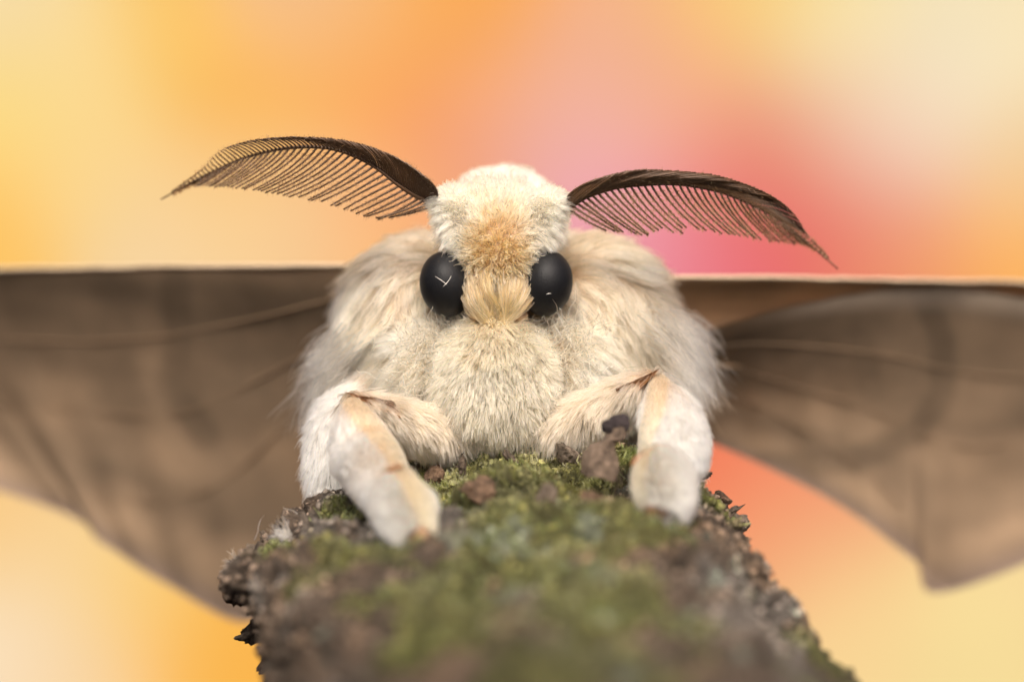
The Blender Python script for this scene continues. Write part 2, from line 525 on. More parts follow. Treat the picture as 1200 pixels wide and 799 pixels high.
# collar behind the head: dense short pile
P, Nn, _ = roots([collar], 42000, front=-0.6)
x, y = to_px(P)
fl = np.stack([(x - 588) / 100, 0.1 + 0 * x, 0.9 + 0 * x], -1) + 0.4 * vec_noise(P, 3.0, 15)
X, R = grow(P, Nn, fl, 0.24 + 0.05 * vnoise(P * 4, 3), 0.5, K=6, clump=24, cw=0.6, jitter=0.16, frizz=0.04, rad=0.006)
X, R, c = coat(X, R, CREAM * np.array([0.98, 1.02, 1.08]), 0.35, 0.7, 0.5)
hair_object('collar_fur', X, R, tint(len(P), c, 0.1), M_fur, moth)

# chest ruff: straight blunt bristly hair hanging down
P, Nn, _ = roots([chest], 38000, front=-0.3)
x, y = to_px(P)
m = (y > 379); P, Nn, x, y = P[m], Nn[m], x[m], y[m]
dx = (x - 582) / 100
fl = np.stack([dx * 0.5, -0.15 + 0 * dx, -1 + 0 * dx], -1) + 0.30 * vec_noise(P, 3.5, 25)
X, R = grow(P, Nn, fl, 0.26 + 0.07 * vnoise(P * 5, 3), 0.42, K=6, clump=9, cw=0.7, cpow=0.9, jitter=0.19, frizz=0.05, rad=0.0074, tip=0.35, bend=np.array([0, 0, -0.12]))
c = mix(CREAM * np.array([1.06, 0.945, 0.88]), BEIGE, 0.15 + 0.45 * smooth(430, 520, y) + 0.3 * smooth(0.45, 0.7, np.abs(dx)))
X, R, c = coat(X, R, c, 0.33, 0.65, 0.65)
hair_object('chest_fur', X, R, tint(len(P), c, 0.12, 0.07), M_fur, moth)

# face: ochre stubble in the middle, long combed hair to the chin and to the antenna bases
P, Nn, _ = roots([head, crown_l, crown_r], 15000, front=-0.3)
x, y = to_px(P)
hw = np.interp(y, [225, 245, 270, 300, 335, 352, 368], [62, 68, 62, 50, 37, 22, 8])
m = (np.abs(x - 582) < hw) & (y < 350); P, Nn, x, y = P[m], Nn[m], x[m], y[m]
dx, dy = (x - 582) / 100, (y - 292) / 100
r = np.hypot(dx, dy * 0.9)
low = smooth(0.2, 0.42, dy)
fl = np.stack([dx * (1 - low) * 2.2 - dx * low * 1.6, -0.05 + 0 * dx, -dy * 2.0 * (1 - low) - low], -1)
fl = unit(fl + 1e-3) + 0.4 * vec_noise(P, 5, 41)
cen = smooth(0.50, 0.12, r)
Lh = 0.21 - 0.06 * cen + 0.06 * low + 0.06 * smooth(0.2, 0.6, -dy)
lift = 0.35 + 0.45 * cen - 0.2 * low
X, R = grow(P, Nn, fl, Lh, lift, K=6, clump=6, cw=0.6, cpow=1.0, jitter=0.26, frizz=0.10, rad=0.0086, tip=0.4)
oc = smooth(0.60, 0.22, np.hypot(dx * 1.1, (y - 310) / 125)) * (1 - 0.3 * low)
c = mix(CREAM * np.array([1.0, .98, .94]), OCHRE * 1.08, np.where(rng.random(len(P)) < 0.25 + 0.75 * oc, oc * rng.uniform(0.5, 1.0, len(P)), 0))
X, R, c = coat(X, R, c, 0.45, 0.6, 0.95)
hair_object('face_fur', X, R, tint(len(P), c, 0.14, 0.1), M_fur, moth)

# combed chin hair: curved locks from both sides meeting in a V over the mouth
NL, NH = 15, 105
tt = np.linspace(0, 1, 8)[None, :]
bxs, bys, bds, cs = [], [], [], []
for sd_ in (-1, 1):
    for l in range(NL):
        a_ = l / (NL - 1)                       # 0 = outermost lock
        jx, jy = rng.normal(size=(NH, 1)) * 4.2, rng.normal(size=(NH, 1)) * 9.0
        s0x = 39 - 32 * a_ + rng.normal() * 1.5; s0y = 326 - 16 * a_ + rng.normal() * 3
        e0x = 6 + rng.normal() * 4; e0y = 371 - 12 * a_ + rng.normal() * 4
        m0x = s0x * 0.95 + 4; m0y = s0y * 0.38 + e0y * 0.62
        p0x = 582 + sd_ * s0x + jx; p0y = s0y + jy
        p2x = 582 + sd_ * e0x + jx * 0.35 + rng.normal(size=(NH, 1)) * 1.2; p2y = e0y + rng.normal(size=(NH, 1)) * 5
        p1x = 582 + sd_ * m0x + jx * 0.8; p1y = m0y + jy * 0.5
        bxs.append((1 - tt) ** 2 * p0x + 2 * tt * (1 - tt) * p1x + tt ** 2 * p2x)
        bys.append((1 - tt) ** 2 * p0y + 2 * tt * (1 - tt) * p1y + tt ** 2 * p2y)
        bds.append(0.15 - 0.04 * a_ - (0.03 + 0.09 * rng.random((NH, 1))) * np.sin(tt * 2.6) + rng.normal() * 0.015 + 0 * jx)
        cs.append(mix(CREAM, OCHRE, np.clip(0.82 + 0.28 * rng.normal() + 0.25 * rng.normal(size=NH), 0, 1)))
bx_, by_, bd_ = np.vstack(bxs), np.vstack(bys), np.vstack(bds); c = np.vstack(cs); n_ = len(bx_)
X = np.stack([(bx_ - 600) / 100 * (CAM_D + bd_) / CAM_D, bd_, (399.5 - by_) / 100 * (CAM_D + bd_) / CAM_D], -1)
X = X + 0.018 * np.sin(rng.uniform(0, 6, (n_, 1, 3)) + tt[..., None] * rng.uniform(1, 5, (n_, 1, 3)))
R = 0.0068 * rng.uniform(0.7, 1.25, (n_, 1)) * (1 - 0.6 * tt ** 2)
hair_object('chin_fur', X, R, tint(n_, mix(c * np.array([1.0, 0.93, 0.88]), UNDER, (rng.random(n_) < 0.4) * 0.8), 0.16, 0.08), M_fur, moth)

# tufts round the antenna sockets
Xs, Rs = [], []
for cx, sx in ((533, -1), (637, 1)):
    n_ = 3000
    v_ = rng.random(n_)
    base = np.array([W(cx + sx * (2 - 10 * a) + rng.normal() * 6, 233 + 48 * a, 0.12 + 0.18 * rng.random()) for a in v_])
    flw = np.stack([np.full(n_, sx * 1.0), -0.35 + 0.15 * rng.normal(size=n_), 0.55 - 1.5 * v_], -1) + 0.3 * vec_noise(base, 7, 61)
    a, b = grow(base, np.tile([0, -1.0, 0], (n_, 1)), flw, 0.27 - 0.05 * v_, 0.12, K=7, clump=26, cw=0.85, cpow=0.9, jitter=0.13, frizz=0.06, rad=0.0066, tip=0.2, bend=np.array([0, 0, -0.25]))
    Xs.append(a); Rs.append(b)
X, R = np.vstack(Xs), np.vstack(Rs)
X, R, c = coat(X, R, CREAM * 1.02, 0.25, 0.8, 0.6)
hair_object('socket_tuft', X, R, tint(len(X), c, 0.12), M_fur, moth)

# sparse untidy hair under and beside the eyes
Xs, Rs = [], []
for cx, sx in ((505, -1), (662, 1)):
    n_ = 900
    vv_ = rng.random(n_) ** 1.4
    base = np.array([W(cx + rng.normal() * 20 + sx * 6 * a, 388 + 110 * a + rng.normal() * 8, 0.30 + 0.1 * a + rng.normal() * 0.1) for a in vv_])
    flw = np.stack([sx * 0.3 + 0.7 * rng.normal(size=n_), -0.4 + 0.2 * rng.normal(size=n_), 0.35 - 1.1 * vv_ + 0.6 * rng.normal(size=n_)], -1)
    a, b = grow(base, np.tile([0, -1.0, 0], (n_, 1)), flw, 0.26, 0.3, K=6, clump=0, jitter=0.4, frizz=0.1, rad=0.0052, tip=0.2)
    Xs.append(a); Rs.append(b)
X, R = np.vstack(Xs), np.vstack(Rs)
hair_object('cheek_hair', X, R, tint(len(X), CREAM, 0.07), M_fur, moth)

# legs
def stripe_dist(x, y, line):
    d = np.full(len(x), 1e9)
    for (ax, ay), (bx, by) in zip(line[:-1], line[1:]):
        t = np.clip(((x - ax) * (bx - ax) + (y - ay) * (by - ay)) / ((bx - ax) ** 2 + (by - ay) ** 2), 0, 1)
        d = np.minimum(d, np.hypot(x - ax - t * (bx - ax), y - ay - t * (by - ay)))
    return d
STR = [[(410, 466), (436, 498), (458, 525), (474, 552)], [(478, 560), (490, 585), (502, 612)],
       [(772, 445), (768, 475), (760, 500), (752, 528)], [(752, 540), (748, 560), (752, 585)]]
for nm, pr, cnt, ln, base in [('foreleg_fur', [fem_l, fem_r], 22000, 0.34, PINKISH), ('foreleg_fur', [tib_l, tib_r], 42000, 0.22, WHITE),
                              ('foreleg_fur', [tar_l, tar_r], 30000, 0.2, WHITE), ('midleg_fur', [mid_l, mid_r], 17000, 0.3, WHITE),
                              ('hindleg_fur', [hind_l, hind_r], 5000, 0.3, CREAM)]:
    P, Nn, T = roots(pr, cnt, front=-0.75)
    x, y = to_px(P)
    fl = T * 1.0 + 0.25 * vec_noise(P, 4, 81)
    c = np.tile(base, (len(P), 1)); Lh = np.full(len(P), ln); lift = np.full(len(P), 0.2)
    if base is PINKISH:
        fl = -T * 0.5 + np.array([0, -0.2, -1.0]) + 0.6 * vec_noise(P, 4, 82); lift[:] = 0.3
    if nm == 'foreleg_fur' and base is WHITE:
        fl = fl + np.array([-0.1, -0.1, -0.9]); lift[:] = 0.27
        sd = np.min([stripe_dist(x, y, s) for s in STR], 0)
        f = smooth(15, 8, sd) * (0.7 if ln < 0.25 else 1)
        if cnt == 30000:
            c = c * np.array([1.06, 1.0, 0.95]); lift[:] = 0.42; fl = np.tile([0.25, -0.35, -1.0], (len(P), 1)) + 0.2 * vec_noise(P, 4, 83)
        Lh = Lh * (1 - 0.45 * smooth(525, 555, y) * (ln > 0.2))
        c = mix(c, np.array([0.70, 0.45, 0.19]), f); Lh = Lh * (1 - 0.6 * f); lift = lift * (1 - 0.6 * f)
    X, R = grow(P, Nn, fl, Lh, lift, K=6, clump=22, cw=0.6, jitter=0.1, frizz=0.03, rad=0.0062, bend=np.array([0, 0, -0.1]))
    X, R, c = coat(X, R, c, 0.3, 0.7, 0.9 if base is PINKISH else 0.35)
    hair_object(nm, X, R, tint(len(P), c, 0.09), M_fur, moth)

# ------------------------------------------------------------------ eyes, mouth, knees, claws
for (x, y, s) in ((523, 333, 1), (640, 332, -1)):
    c = W(x, y, 0.33)
    v, f = ball((0, 0, 0), (0.315, 0.36, 0.392), 60, 80, rot=s * math.radians(-9))
    o = link_mesh('eye', v, f, M_eye, moth); o.location = c
# a few pale scales lying on the eyes
for pts in ([(510, 324), (518, 329), (524, 334)], [(519, 336), (525, 330), (529, 323)], [(640, 345), (643, 344), (646, 344)],
            [(655, 361), (658, 363)]):
    path = spline([W(a, b, -0.06) for a, b in pts], 6)
    v, f = tube(path, np.array([.0012, .0022, .003, .0026, .002, .0008]), 5)
    link_mesh('stray_scale', v, f, bpy.data.materials.get('pale_scale') or (lambda m: m)(new_mat('pale_scale')[0]), moth)
bpy.data.materials['pale_scale'].node_tree.nodes['Principled BSDF'].inputs['Base Color'].default_value = (0.9, 0.86, 0.78, 1)

for x, s in ((561, -1), (605, 1)):
    v, f = ball((0, 0, 0), (0.17, 0.12, 0.06), 20, 28, rot=s * 0.12); v = v + 0.018 * vec_noise(v, 16, 9)
    o = link_mesh('palp', v, f, M_skin, moth); o.location = W(x + s * -4, 369, 0.22)
for x in (548, 615):
    v, f = ball((0, 0, 0), (0.06, 0.18, 0.18), 16, 24)
    o = link_mesh('cheek_plate', v, f, M_brown, moth); o.location = W(x, 352, 0.34)

def plate(a, b, r0, r1, name):
    path = spline([a, (a + b) / 2 + np.array([0, -0.03, 0.02]), b], 14)
    s = np.linspace(0, 1, 14)
    rr = (r0 * (1 - s) + r1 * s) * np.sqrt(np.clip(1 - (2 * s - 1) ** 6, 0.02, 1))
    v, f = tube(path, rr, 12, flat=0.6); v = v + 0.012 * vec_noise(v, 14, 3)
    return link_mesh(name, v, f, M_brown, moth)
def wedge(K, A, B, name):
    """a hollow amber plate at a knee: a dished triangle from the knee K to the far edge A-B"""
    nu_, nv_ = 14, 8
    u = np.linspace(0, 1, nu_)[:, None, None]; w = np.linspace(0, 1, nv_)[None, :, None]
    X_ = K * (1 - u) + (A * (1 - w) + B * w) * u
    X_ = X_ + np.array([0, 0.10, 0]) * u * np.sin(w * math.pi)
    X_ = X_ + 0.012 * vec_noise(X_, 12, 5)
    v = np.vstack([X_.reshape(-1, 3), X_.reshape(-1, 3) + np.array([0, 0.05, 0])])
    n0 = nu_ * nv_; f = grid_faces(nu_, nv_); f = f + [tuple(i + n0 for i in q[::-1]) for q in f]
    rim = [i * nv_ for i in range(nu_)] + [(nu_ - 1) * nv_ + j for j in range(1, nv_)] + [i * nv_ + nv_ - 1 for i in range(nu_ - 2, -1, -1)]
    for a, b in zip(rim, rim[1:] + rim[:1]): f.append((a, a + n0, b + n0, b))
    return link_mesh(name, v, f, M_brown, moth)
wedge(W(403, 459, -.45), W(462, 471, -.36), W(470, 490, -.30), 'knee_groove')
wedge(W(774, 431, -.36), W(722, 456, -.24), W(728, 478, -.20), 'knee_groove')
for a, b in (((489, 622, -2.72), (499, 638, -2.85)), ((760, 590, -2.3), (767, 603, -2.4)), ((482, 630, -2.65), (488, 640, -2.75)), ((774, 598, -2.3), (779, 605, -2.35))):
    plate(W(*a), W(*b), 0.09, 0.05, 'claw')
for a, b in (((455, 552, -2.02), (472, 547, -2.0)), ((738, 546, -1.65), (762, 531, -1.6))):
    plate(W(*a), W(*b), 0.035, 0.03, 'leg_spur')

# ------------------------------------------------------------------ antennae
def Z1(x, y): return (180 + x * 0.3, 140 + y * 0.3)
def Z2(x, y): return (640 + x * 0.3, 170 + y * 0.3)
ANT = [
 dict(Z=Z1, shaft=[(1110, 345), (1060, 315), (1010, 290), (950, 250), (880, 195), (790, 145), (680, 112), (550, 110), (430, 130), (330, 160), (230, 205), (150, 245), (30, 312)],
      up=[(1128, 305), (1110, 280), (1075, 240), (1010, 188), (930, 140), (820, 98), (700, 75), (560, 69), (430, 76), (320, 98), (250, 130), (195, 190), (120, 250)],
      lo=[(1085, 352), (1020, 372), (960, 380), (850, 387), (760, 355), (640, 320), (500, 296), (400, 280), (300, 266), (230, 264), (180, 260), (140, 262), (80, 290)],
      n=45, sx=-1),
 dict(Z=Z2, shaft=[(60, 248), (100, 236), (150, 205), (220, 180), (290, 163), (400, 153), (500, 152), (600, 165), (700, 190), (800, 233), (880, 275), (960, 330), (1140, 483)],
      up=[(72, 215), (90, 195), (150, 155), (260, 115), (370, 97), (500, 101), (640, 115), (760, 145), (870, 193), (940, 240), (985, 290), (1010, 335), (1050, 385)],
      lo=[(75, 285), (120, 305), (220, 335), (300, 342), (385, 352), (460, 326), (560, 325), (680, 345), (780, 360), (880, 375), (950, 385), (1000, 388), (1070, 415)],
      n=43, sx=1)]
for A in ANT:
    Zf = A['Z']
    base = W(*Zf(*A['shaft'][0]), 0.25)
    root = empty('antenna', base); root.parent = moth
    NS = 200
    m_ = len(A['shaft'])
    dep = np.interp(np.linspace(0, 1, m_), [0, 0.3, 0.6, 1.0], [0.28, 0.05, 0.25, 1.0])
    sh = spline([W(*Zf(*q), d) for q, d in zip(A['shaft'], dep)], NS)
    up = spline([W(*Zf(*q), d - 0.22) for q, d in zip(A['up'], dep)], NS)
    lo = spline([W(*Zf(*q), d + 0.10) for q, d in zip(A['lo'], dep)], NS)
    s = np.linspace(0, 1, NS)
    v, f = tube(sh - base, 0.034 * (1 - 0.72 * s), 8)
    link_mesh('shaft', v, f, M_ant, root)
    sl = np.concatenate([[0], np.cumsum(np.linalg.norm(np.diff(sh, axis=0), axis=1))]); sl /= sl[-1]
    CX, CR = [], []
    for side, edge in (('up', up), ('lo', lo)):
        nb = A['n'] if side == 'lo' else A['n'] + 52
        for i in range(nb):
            q = 0.012 + 0.948 * ((i + 0.5) / nb) ** (1.12 if side == 'lo' else 1.75)
            # arc-length position on the shaft; the tip of the barb reaches further along the outline
            def at(curve, a):
                k = np.interp(np.clip(a, 0, 1), sl, np.arange(NS)); k0 = int(k); k1 = min(k0 + 1, NS - 1)
                return curve[k0] * (1 - (k - k0)) + curve[k1] * (k - k0)
            p0 = at(sh, q)
            adv = (0.085 + 0.02 * math.sin(i * 1.7) * 0.3) if side == 'lo' else 0.10
            adv *= (1 - 0.45 * q) * (1 + (0.06 if side == 'lo' else 0.004) * rng.normal())
            p1 = at(edge, q + adv)
            if side == 'lo' and A['sx'] == 1 and i in (11, 12): p1 = p1 + (p1 - p0) * 0.12
            p1 = p1 + rng.normal(size=3) * np.array([0.006, 0.02, 0.006]) * (1 if side == 'lo' else 0.3)
            tang = unit(at(sh, min(q + 0.02, 1)) - at(sh, q))
            ln = np.linalg.norm(p1 - p0)
            # leave the shaft steeply, then curve towards the tip
            perp = (p1 - p0) - tang * np.dot(p1 - p0, tang)
            c1 = p0 + (0.52 if side == 'lo' else 0.95) * perp + tang * (0.2 if side == 'lo' else 0.15) * ln + np.array([0, -0.10 if side == 'lo' else -0.06, 0]) * ln
            tt = np.linspace(0, 1, 9)[:, None]
            path = (1 - tt) ** 2 * p0 + 2 * tt * (1 - tt) * c1 + tt ** 2 * p1
            rr = (0.0165 if side == 'lo' else 0.0170) * (1 - (0.3 if side == 'lo' else 0.5) * q) * np.linspace(1, 0.6, 9)
            v, f = tube(path - base, rr, 5)
            link_mesh('barb', v, f, M_ant, root)
            # fine cilia along the barb
            nc = int(130 * ln / 0.5) + 14 if side == 'lo' else 12
            u = rng.uniform(0.05, 0.98, nc)
            pos = np.stack([np.interp(u, tt[:, 0], path[:, k]) for k in range(3)], -1)
            bt = unit(path[-1] - path[0])
            dr = rng.normal(size=(nc, 3)); dr -= (dr @ bt)[:, None] * bt; dr = unit(dr) + 0.7 * bt
            L_ = rng.uniform(0.02, 0.045, (nc, 1))
            CX.append(np.stack([pos, pos + dr * L_ * 0.5, pos + dr * L_ + bt * L_ * 0.2], 1) - base)
            CR.append(np.tile([0.0021, 0.0018, 0.001], (nc, 1)))
    X, R = np.vstack(CX), np.vstack(CR)
    hair_object('cilia', X, R, tint(len(X), np.array([0.17, 0.08, 0.035]), 0.1), M_antfib, root)

# ------------------------------------------------------------------ wings
def wing(name, top, bot, dtop, dbot, base_col, fringe_col, streak=6.0, veins=(), vein_side=-1, edge_tube=True, label=None, pig=None):
    root = empty(name, W(*top[0], dtop[0])); root.parent = moth
    if label: root['label'] = label
    o0 = np.array(root.location)
    nu, nv = 110, 60
    T = spline([W(*q, d) for q, d in zip(top, dtop)], nu)
    T[:, 2] += 0.02 * vnoise(T * 0.7, 3) + 0.006 * vnoise(T * 4, 5)
    B = spline([W(*q, d) for q, d in zip(bot, dbot)], nu)
    v = np.linspace(0, 1, nv)[None, :, None]
    X = T[:, None] * (1 - v) + B[:, None] * v
    X[..., 1] += 0.35 * np.sin(v[..., 0] * math.pi) + 0.05 * vnoise(X * 0.9, 7) + 0.03 * np.sin(np.arange(nu)[:, None] * 0.45) * v[..., 0]
    uu = np.linspace(0, 1, nu)[:, None] + 0 * v[..., 0]; vv = v[..., 0] + 0 * uu
    st = vnoise(np.stack([uu * 2.0, vv * streak, 0 * uu + 3], -1), 91)
    st2 = vnoise(np.stack([uu * 5.0 + vv, vv * streak * 2.2, 0 * uu + 8], -1), 95)
    c = base_col * (1 + 0.24 * st[..., None] + 0.14 * st2[..., None]) * (1 + 0.2 * fbm(X * 1.3, 3, 55)[..., None])
    if pig is not None:
        xx, yy = to_px(X)
        for line, wd, amt in pig:
            d = stripe_dist(xx.ravel(), yy.ravel(), line).reshape(xx.shape)
            c = c * (1 - amt * smooth(wd, wd * 0.3, d)[..., None])
    if not edge_tube:
        ed = (smooth(0.10, 0.01, vv) * smooth(0.15, 0.45, uu))[..., None]
        c = c * (1 - ed) + np.array([0.46, 0.37, 0.28]) * ed
    fr = smooth(0.88, 0.99, vv)[..., None]
    c = c * (1 - fr) + fringe_col * fr
    th = 0.012
    Xb = X + np.array([0, th, 0])
    V = np.vstack([X.reshape(-1, 3), Xb.reshape(-1, 3)]) - o0
    F = grid_faces(nu, nv); n0 = nu * nv
    F = F + [tuple(i + n0 for i in q[::-1]) for q in grid_faces(nu, nv)]
    rim = [i * nv for i in range(nu)] + [(nu - 1) * nv + j for j in range(1, nv)] + [i * nv + nv - 1 for i in range(nu - 2, -1, -1)] + [j for j in range(nv - 2, 0, -1)]
    for a, b in zip(rim, rim[1:] + rim[:1]): F.append((a, a + n0, b + n0, b))
    cc = np.vstack([c.reshape(-1, 3)] * 2)
    link_mesh('membrane', V, F, M_wing, root, col=np.clip(cc, 0.01, 0.95))
    def on(u, w):
        k = min(u, 1) * (nu - 1); k0 = int(k); k1 = min(k0 + 1, nu - 1)
        j = min(w, 1) * (nv - 1); j0 = int(j)
        return X[k0, j0] * (1 - (k - k0)) + X[k1, j0] * (k - k0) + np.array([0, -0.012, 0])
    for ln in veins:
        ps = spline(ln, 24)
        path = np.array([on(a, b) for a, b in np.clip(ps, 0.0, 0.995)])
        path[1:-1] = (path[:-2] + path[1:-1] + path[2:]) / 3
        vv_, ff = tube(path - o0, 0.012 * np.linspace(1, 0.5, 24), 6)
        link_mesh('vein', vv_, ff, M_vein, root)
    if edge_tube:
        vv_, ff = tube(T - o0, 0.024 * np.linspace(1.2, 0.8, nu), 8)
        link_mesh('leading_edge', vv_, ff, M_edge, root)
    return root
M_vein = new_mat('vein_brown')[0]; M_vein.node_tree.nodes['Principled BSDF'].inputs['Base Color'].default_value = (0.225, 0.15, 0.088, 1)
M_vein.node_tree.nodes['Principled BSDF'].inputs['Roughness'].default_value = 0.7
M_edge = new_mat('pale_edge_scales')[0]; M_edge.node_tree.nodes['Principled BSDF'].inputs['Base Color'].default_value = (0.50, 0.38, 0.26, 1)
M_edge.node_tree.nodes['Principled BSDF'].inputs['Roughness'].default_value = 0.9
SHADED_TAUPE = np.array([0.27, 0.188, 0.118]); TAN = np.array([0.46, 0.31, 0.185]); FRG = np.array([0.25, 0.18, 0.135])  # shade on the cream wing undersides is put into the taupe
vl = [[(0.02, 0.1), (0.3, 0.2), (0.6, 0.26), (1, 0.3)], [(0.02, 0.22), (0.3, 0.42), (0.6, 0.5), (1, 0.55)],
      [(0.02, 0.35), (0.25, 0.62), (0.5, 0.78), (0.8, 0.97)]]
wing('left_wing'.replace('left_', 'fore'), [(450, 311), (250, 312), (100, 313), (-50, 315), (-200, 322), (-350, 345)],
     [(400, 640), (300, 728), (205, 690), (120, 636), (50, 592), (-350, 470)], [2.2, 3.0, 3.8, 4.4, 4.9, 5.4], [4.4, 4.8, 5.2, 5.4, 5.6, 5.9],
     SHADED_TAUPE, FRG, 7, vl, pig=[([(205, 330), (210, 400), (200, 450), (240, 510)], 26, 0.25), ([(0, 330), (180, 336), (380, 345)], 16, 0.15)],
     label='wing coloured brown for its shade on the left side of the photo reaching behind the branch')
wing('forewing', [(735, 325), (900, 325), (1000, 327), (1100, 329), (1200, 331), (1450, 345)],
     [(790, 430), (900, 430), (1000, 430), (1100, 430), (1200, 430), (1450, 430)], [1.9, 2.4, 2.8, 3.2, 3.6, 4.4], [2.6, 3.3, 3.9, 4.4, 4.8, 5.6],
     TAN, TAN, 9, [], label='tan strip of forewing along the top on the right side')
wing('hindwing', [(760, 412), (870, 374), (960, 352), (1060, 338), (1180, 344), (1450, 400)],
     [(800, 505), (900, 548), (990, 596), (1070, 655), (1125, 690), (1450, 545)], [2.0, 2.4, 2.8, 3.2, 3.6, 4.4], [3.6, 4.0, 4.3, 4.6, 4.9, 5.4],
     SHADED_TAUPE * 1.02, FRG, 7, vl, edge_tube=False,
     pig=[([(1085, 350), (1105, 400), (1106, 460), (1075, 505), (1000, 540), (900, 545)], 24, 0.34), ([(1010, 400), (1020, 460)], 22, 0.2)],
     label='broad hindwing coloured brown for its shade with a dark curved band on the right side')

# ------------------------------------------------------------------ the branch
stump = empty('tree_branch', W(620, 800, -1.0))
stump['label'] = 'broken mossy branch with rough brown bark under the moth'
stump['category'] = 'branch'
so = np.array(stump.location)
ROWS = [ # left rim, front, right rim, each (x, y, d)
 ((600, 522, .9), (640, 520, .55), (690, 520, .8)),
 ((470, 545, .6), (620, 533, .15), (765, 538, .5)),
 ((398, 588, .35), (605, 560, -.7), (808, 572, .25)),
 ((338, 632, .1), (592, 605, -1.85), (846, 618, .05)),
 ((266, 672, .0), (590, 655, -3.5), (862, 656, -.2)),
 ((296, 707, .0), (600, 705, -5.2), (882, 702, -.5)),
 ((320, 756, -.1), (615, 760, -6.4), (922, 757, -1.0)),
 ((336, 820, -.3), (640, 830, -7.6), (975, 825, -1.8)),
 ((380, 960, -.8), (690, 980, -9), (1085, 960, -2.8)),
 ((470, 1300, -2), (780, 1300, -10), (1200, 1300, -4.0)),
 ((560, 1700, -3), (880, 1700, -10.5), (1300, 1700, -5.0))]
NR, NT = 430, 620
Lc = spline([W(*r[0]) for r in ROWS], NR); Cc = spline([W(*r[1]) for r in ROWS], NR); Rc = spline([W(*r[2]) for r in ROWS], NR)
# angular samples: most of them on the camera side
ts = np.concatenate([np.linspace(0, math.pi, int(NT * 0.8), endpoint=False), np.linspace(math.pi, 2 * math.pi, NT - int(NT * 0.8), endpoint=False)])
mid = (Lc + Rc) / 2; half = (Lc - Rc) / 2
front = Cc - mid
ct, st_ = np.cos(ts), np.sin(ts)
sq = np.sign(st_) * np.abs(st_) ** 0.92
backv = np.array([0, 1.0, 0.0]) * np.clip(np.linalg.norm(half, axis=1), 0.3, 2.6)[:, None]
X = mid[:, None] + half[:, None] * ct[None, :, None] + np.where((st_ >= 0)[None, :, None], front[:, None] * sq[None, :, None], -backv[:, None] * sq[None, :, None])
dU = np.gradient(X, axis=0); dV = np.gradient(X, axis=1)
Nb = unit(np.cross(dV, dU))
if (Nb[NR // 2, NT // 3, 1]) > 0: Nb = -Nb
q = X * np.array([1, 1, 0.55])
low = fbm(q * 0.9, 3, 201)
ridge = 1 - np.abs(fbm(q * np.array([2.6, 2.6, 1.6]), 4, 221))
fine = fbm(X * 8, 4, 241, 0.6)
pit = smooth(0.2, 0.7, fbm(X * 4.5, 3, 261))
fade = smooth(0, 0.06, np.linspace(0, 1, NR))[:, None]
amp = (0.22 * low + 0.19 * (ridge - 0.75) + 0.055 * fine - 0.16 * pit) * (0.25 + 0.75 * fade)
X = X + Nb * amp[..., None]
xx, yy = to_px(X)
BX = X
# surface colours, then darker in the pits
mossy = 0.82 * smooth(0.12, 0.6, fbm(X * 1.15 + 3, 4, 301) + 0.5 * smooth(0.4, 1, Nb[..., 2]) - 0.25 + 0.5 * smooth(400, 560, xx) * smooth(860, 700, xx) * smooth(540, 640, yy) - 0.25 * smooth(480, 380, xx))
lich = 0.55 * smooth(0.72, 0.9, fbm(X * 2.3 + 9, 2, 331)) * smooth(430, 560, yy)
rust = smooth(0.2, 0.7, fbm(X * 1.9 + 1, 3, 351))
B0 = np.array([0.15, 0.11, 0.08]); B1 = np.array([0.24, 0.165, 0.11]); MO = np.array([0.135, 0.135, 0.04]); LI = np.array([0.30, 0.34, 0.27]); GR = np.array([0.26, 0.23, 0.20])
c = B0 * (1 - rust[..., None]) + B1 * rust[..., None]
g = smooth(0.1, 0.6, fbm(X * 1.4 + 21, 3, 371))[..., None]; c = c * (1 - 0.7 * g) + GR * 0.7 * g
c = c * (1 - mossy[..., None]) + MO * mossy[..., None] * (1 + 0.35 * vnoise(X * 5, 5))[..., None]
c = c * (1 - lich[..., None]) + LI * lich[..., None]
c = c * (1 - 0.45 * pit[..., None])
V = np.vstack([X.reshape(-1, 3), X[0].mean(0)[None]]) - so
F = grid_faces(NR, NT, True) + [(j, len(V) - 1, (j + 1) % NT) for j in range(NT)]
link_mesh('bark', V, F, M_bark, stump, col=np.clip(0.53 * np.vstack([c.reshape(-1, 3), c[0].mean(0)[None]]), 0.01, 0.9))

def chunk(c, r, seed, squash=(1, 1, 1), nu=14, nv=18, rough=0.45):
    v, f = ball((0, 0, 0), (1, 1, 1), nu, nv)
    u = unit(v)
    v = v * (1 + rough * fbm(u * 1.6 + seed * 3.1, 4, seed, 0.6)[:, None])
    a = Matrix.Rotation(seed * 1.3, 3, 'Y') @ Matrix.Rotation(seed * 2.1, 3, 'X')
    v = (v * np.array(squash)) @ np.array(a) * r
    return v, f
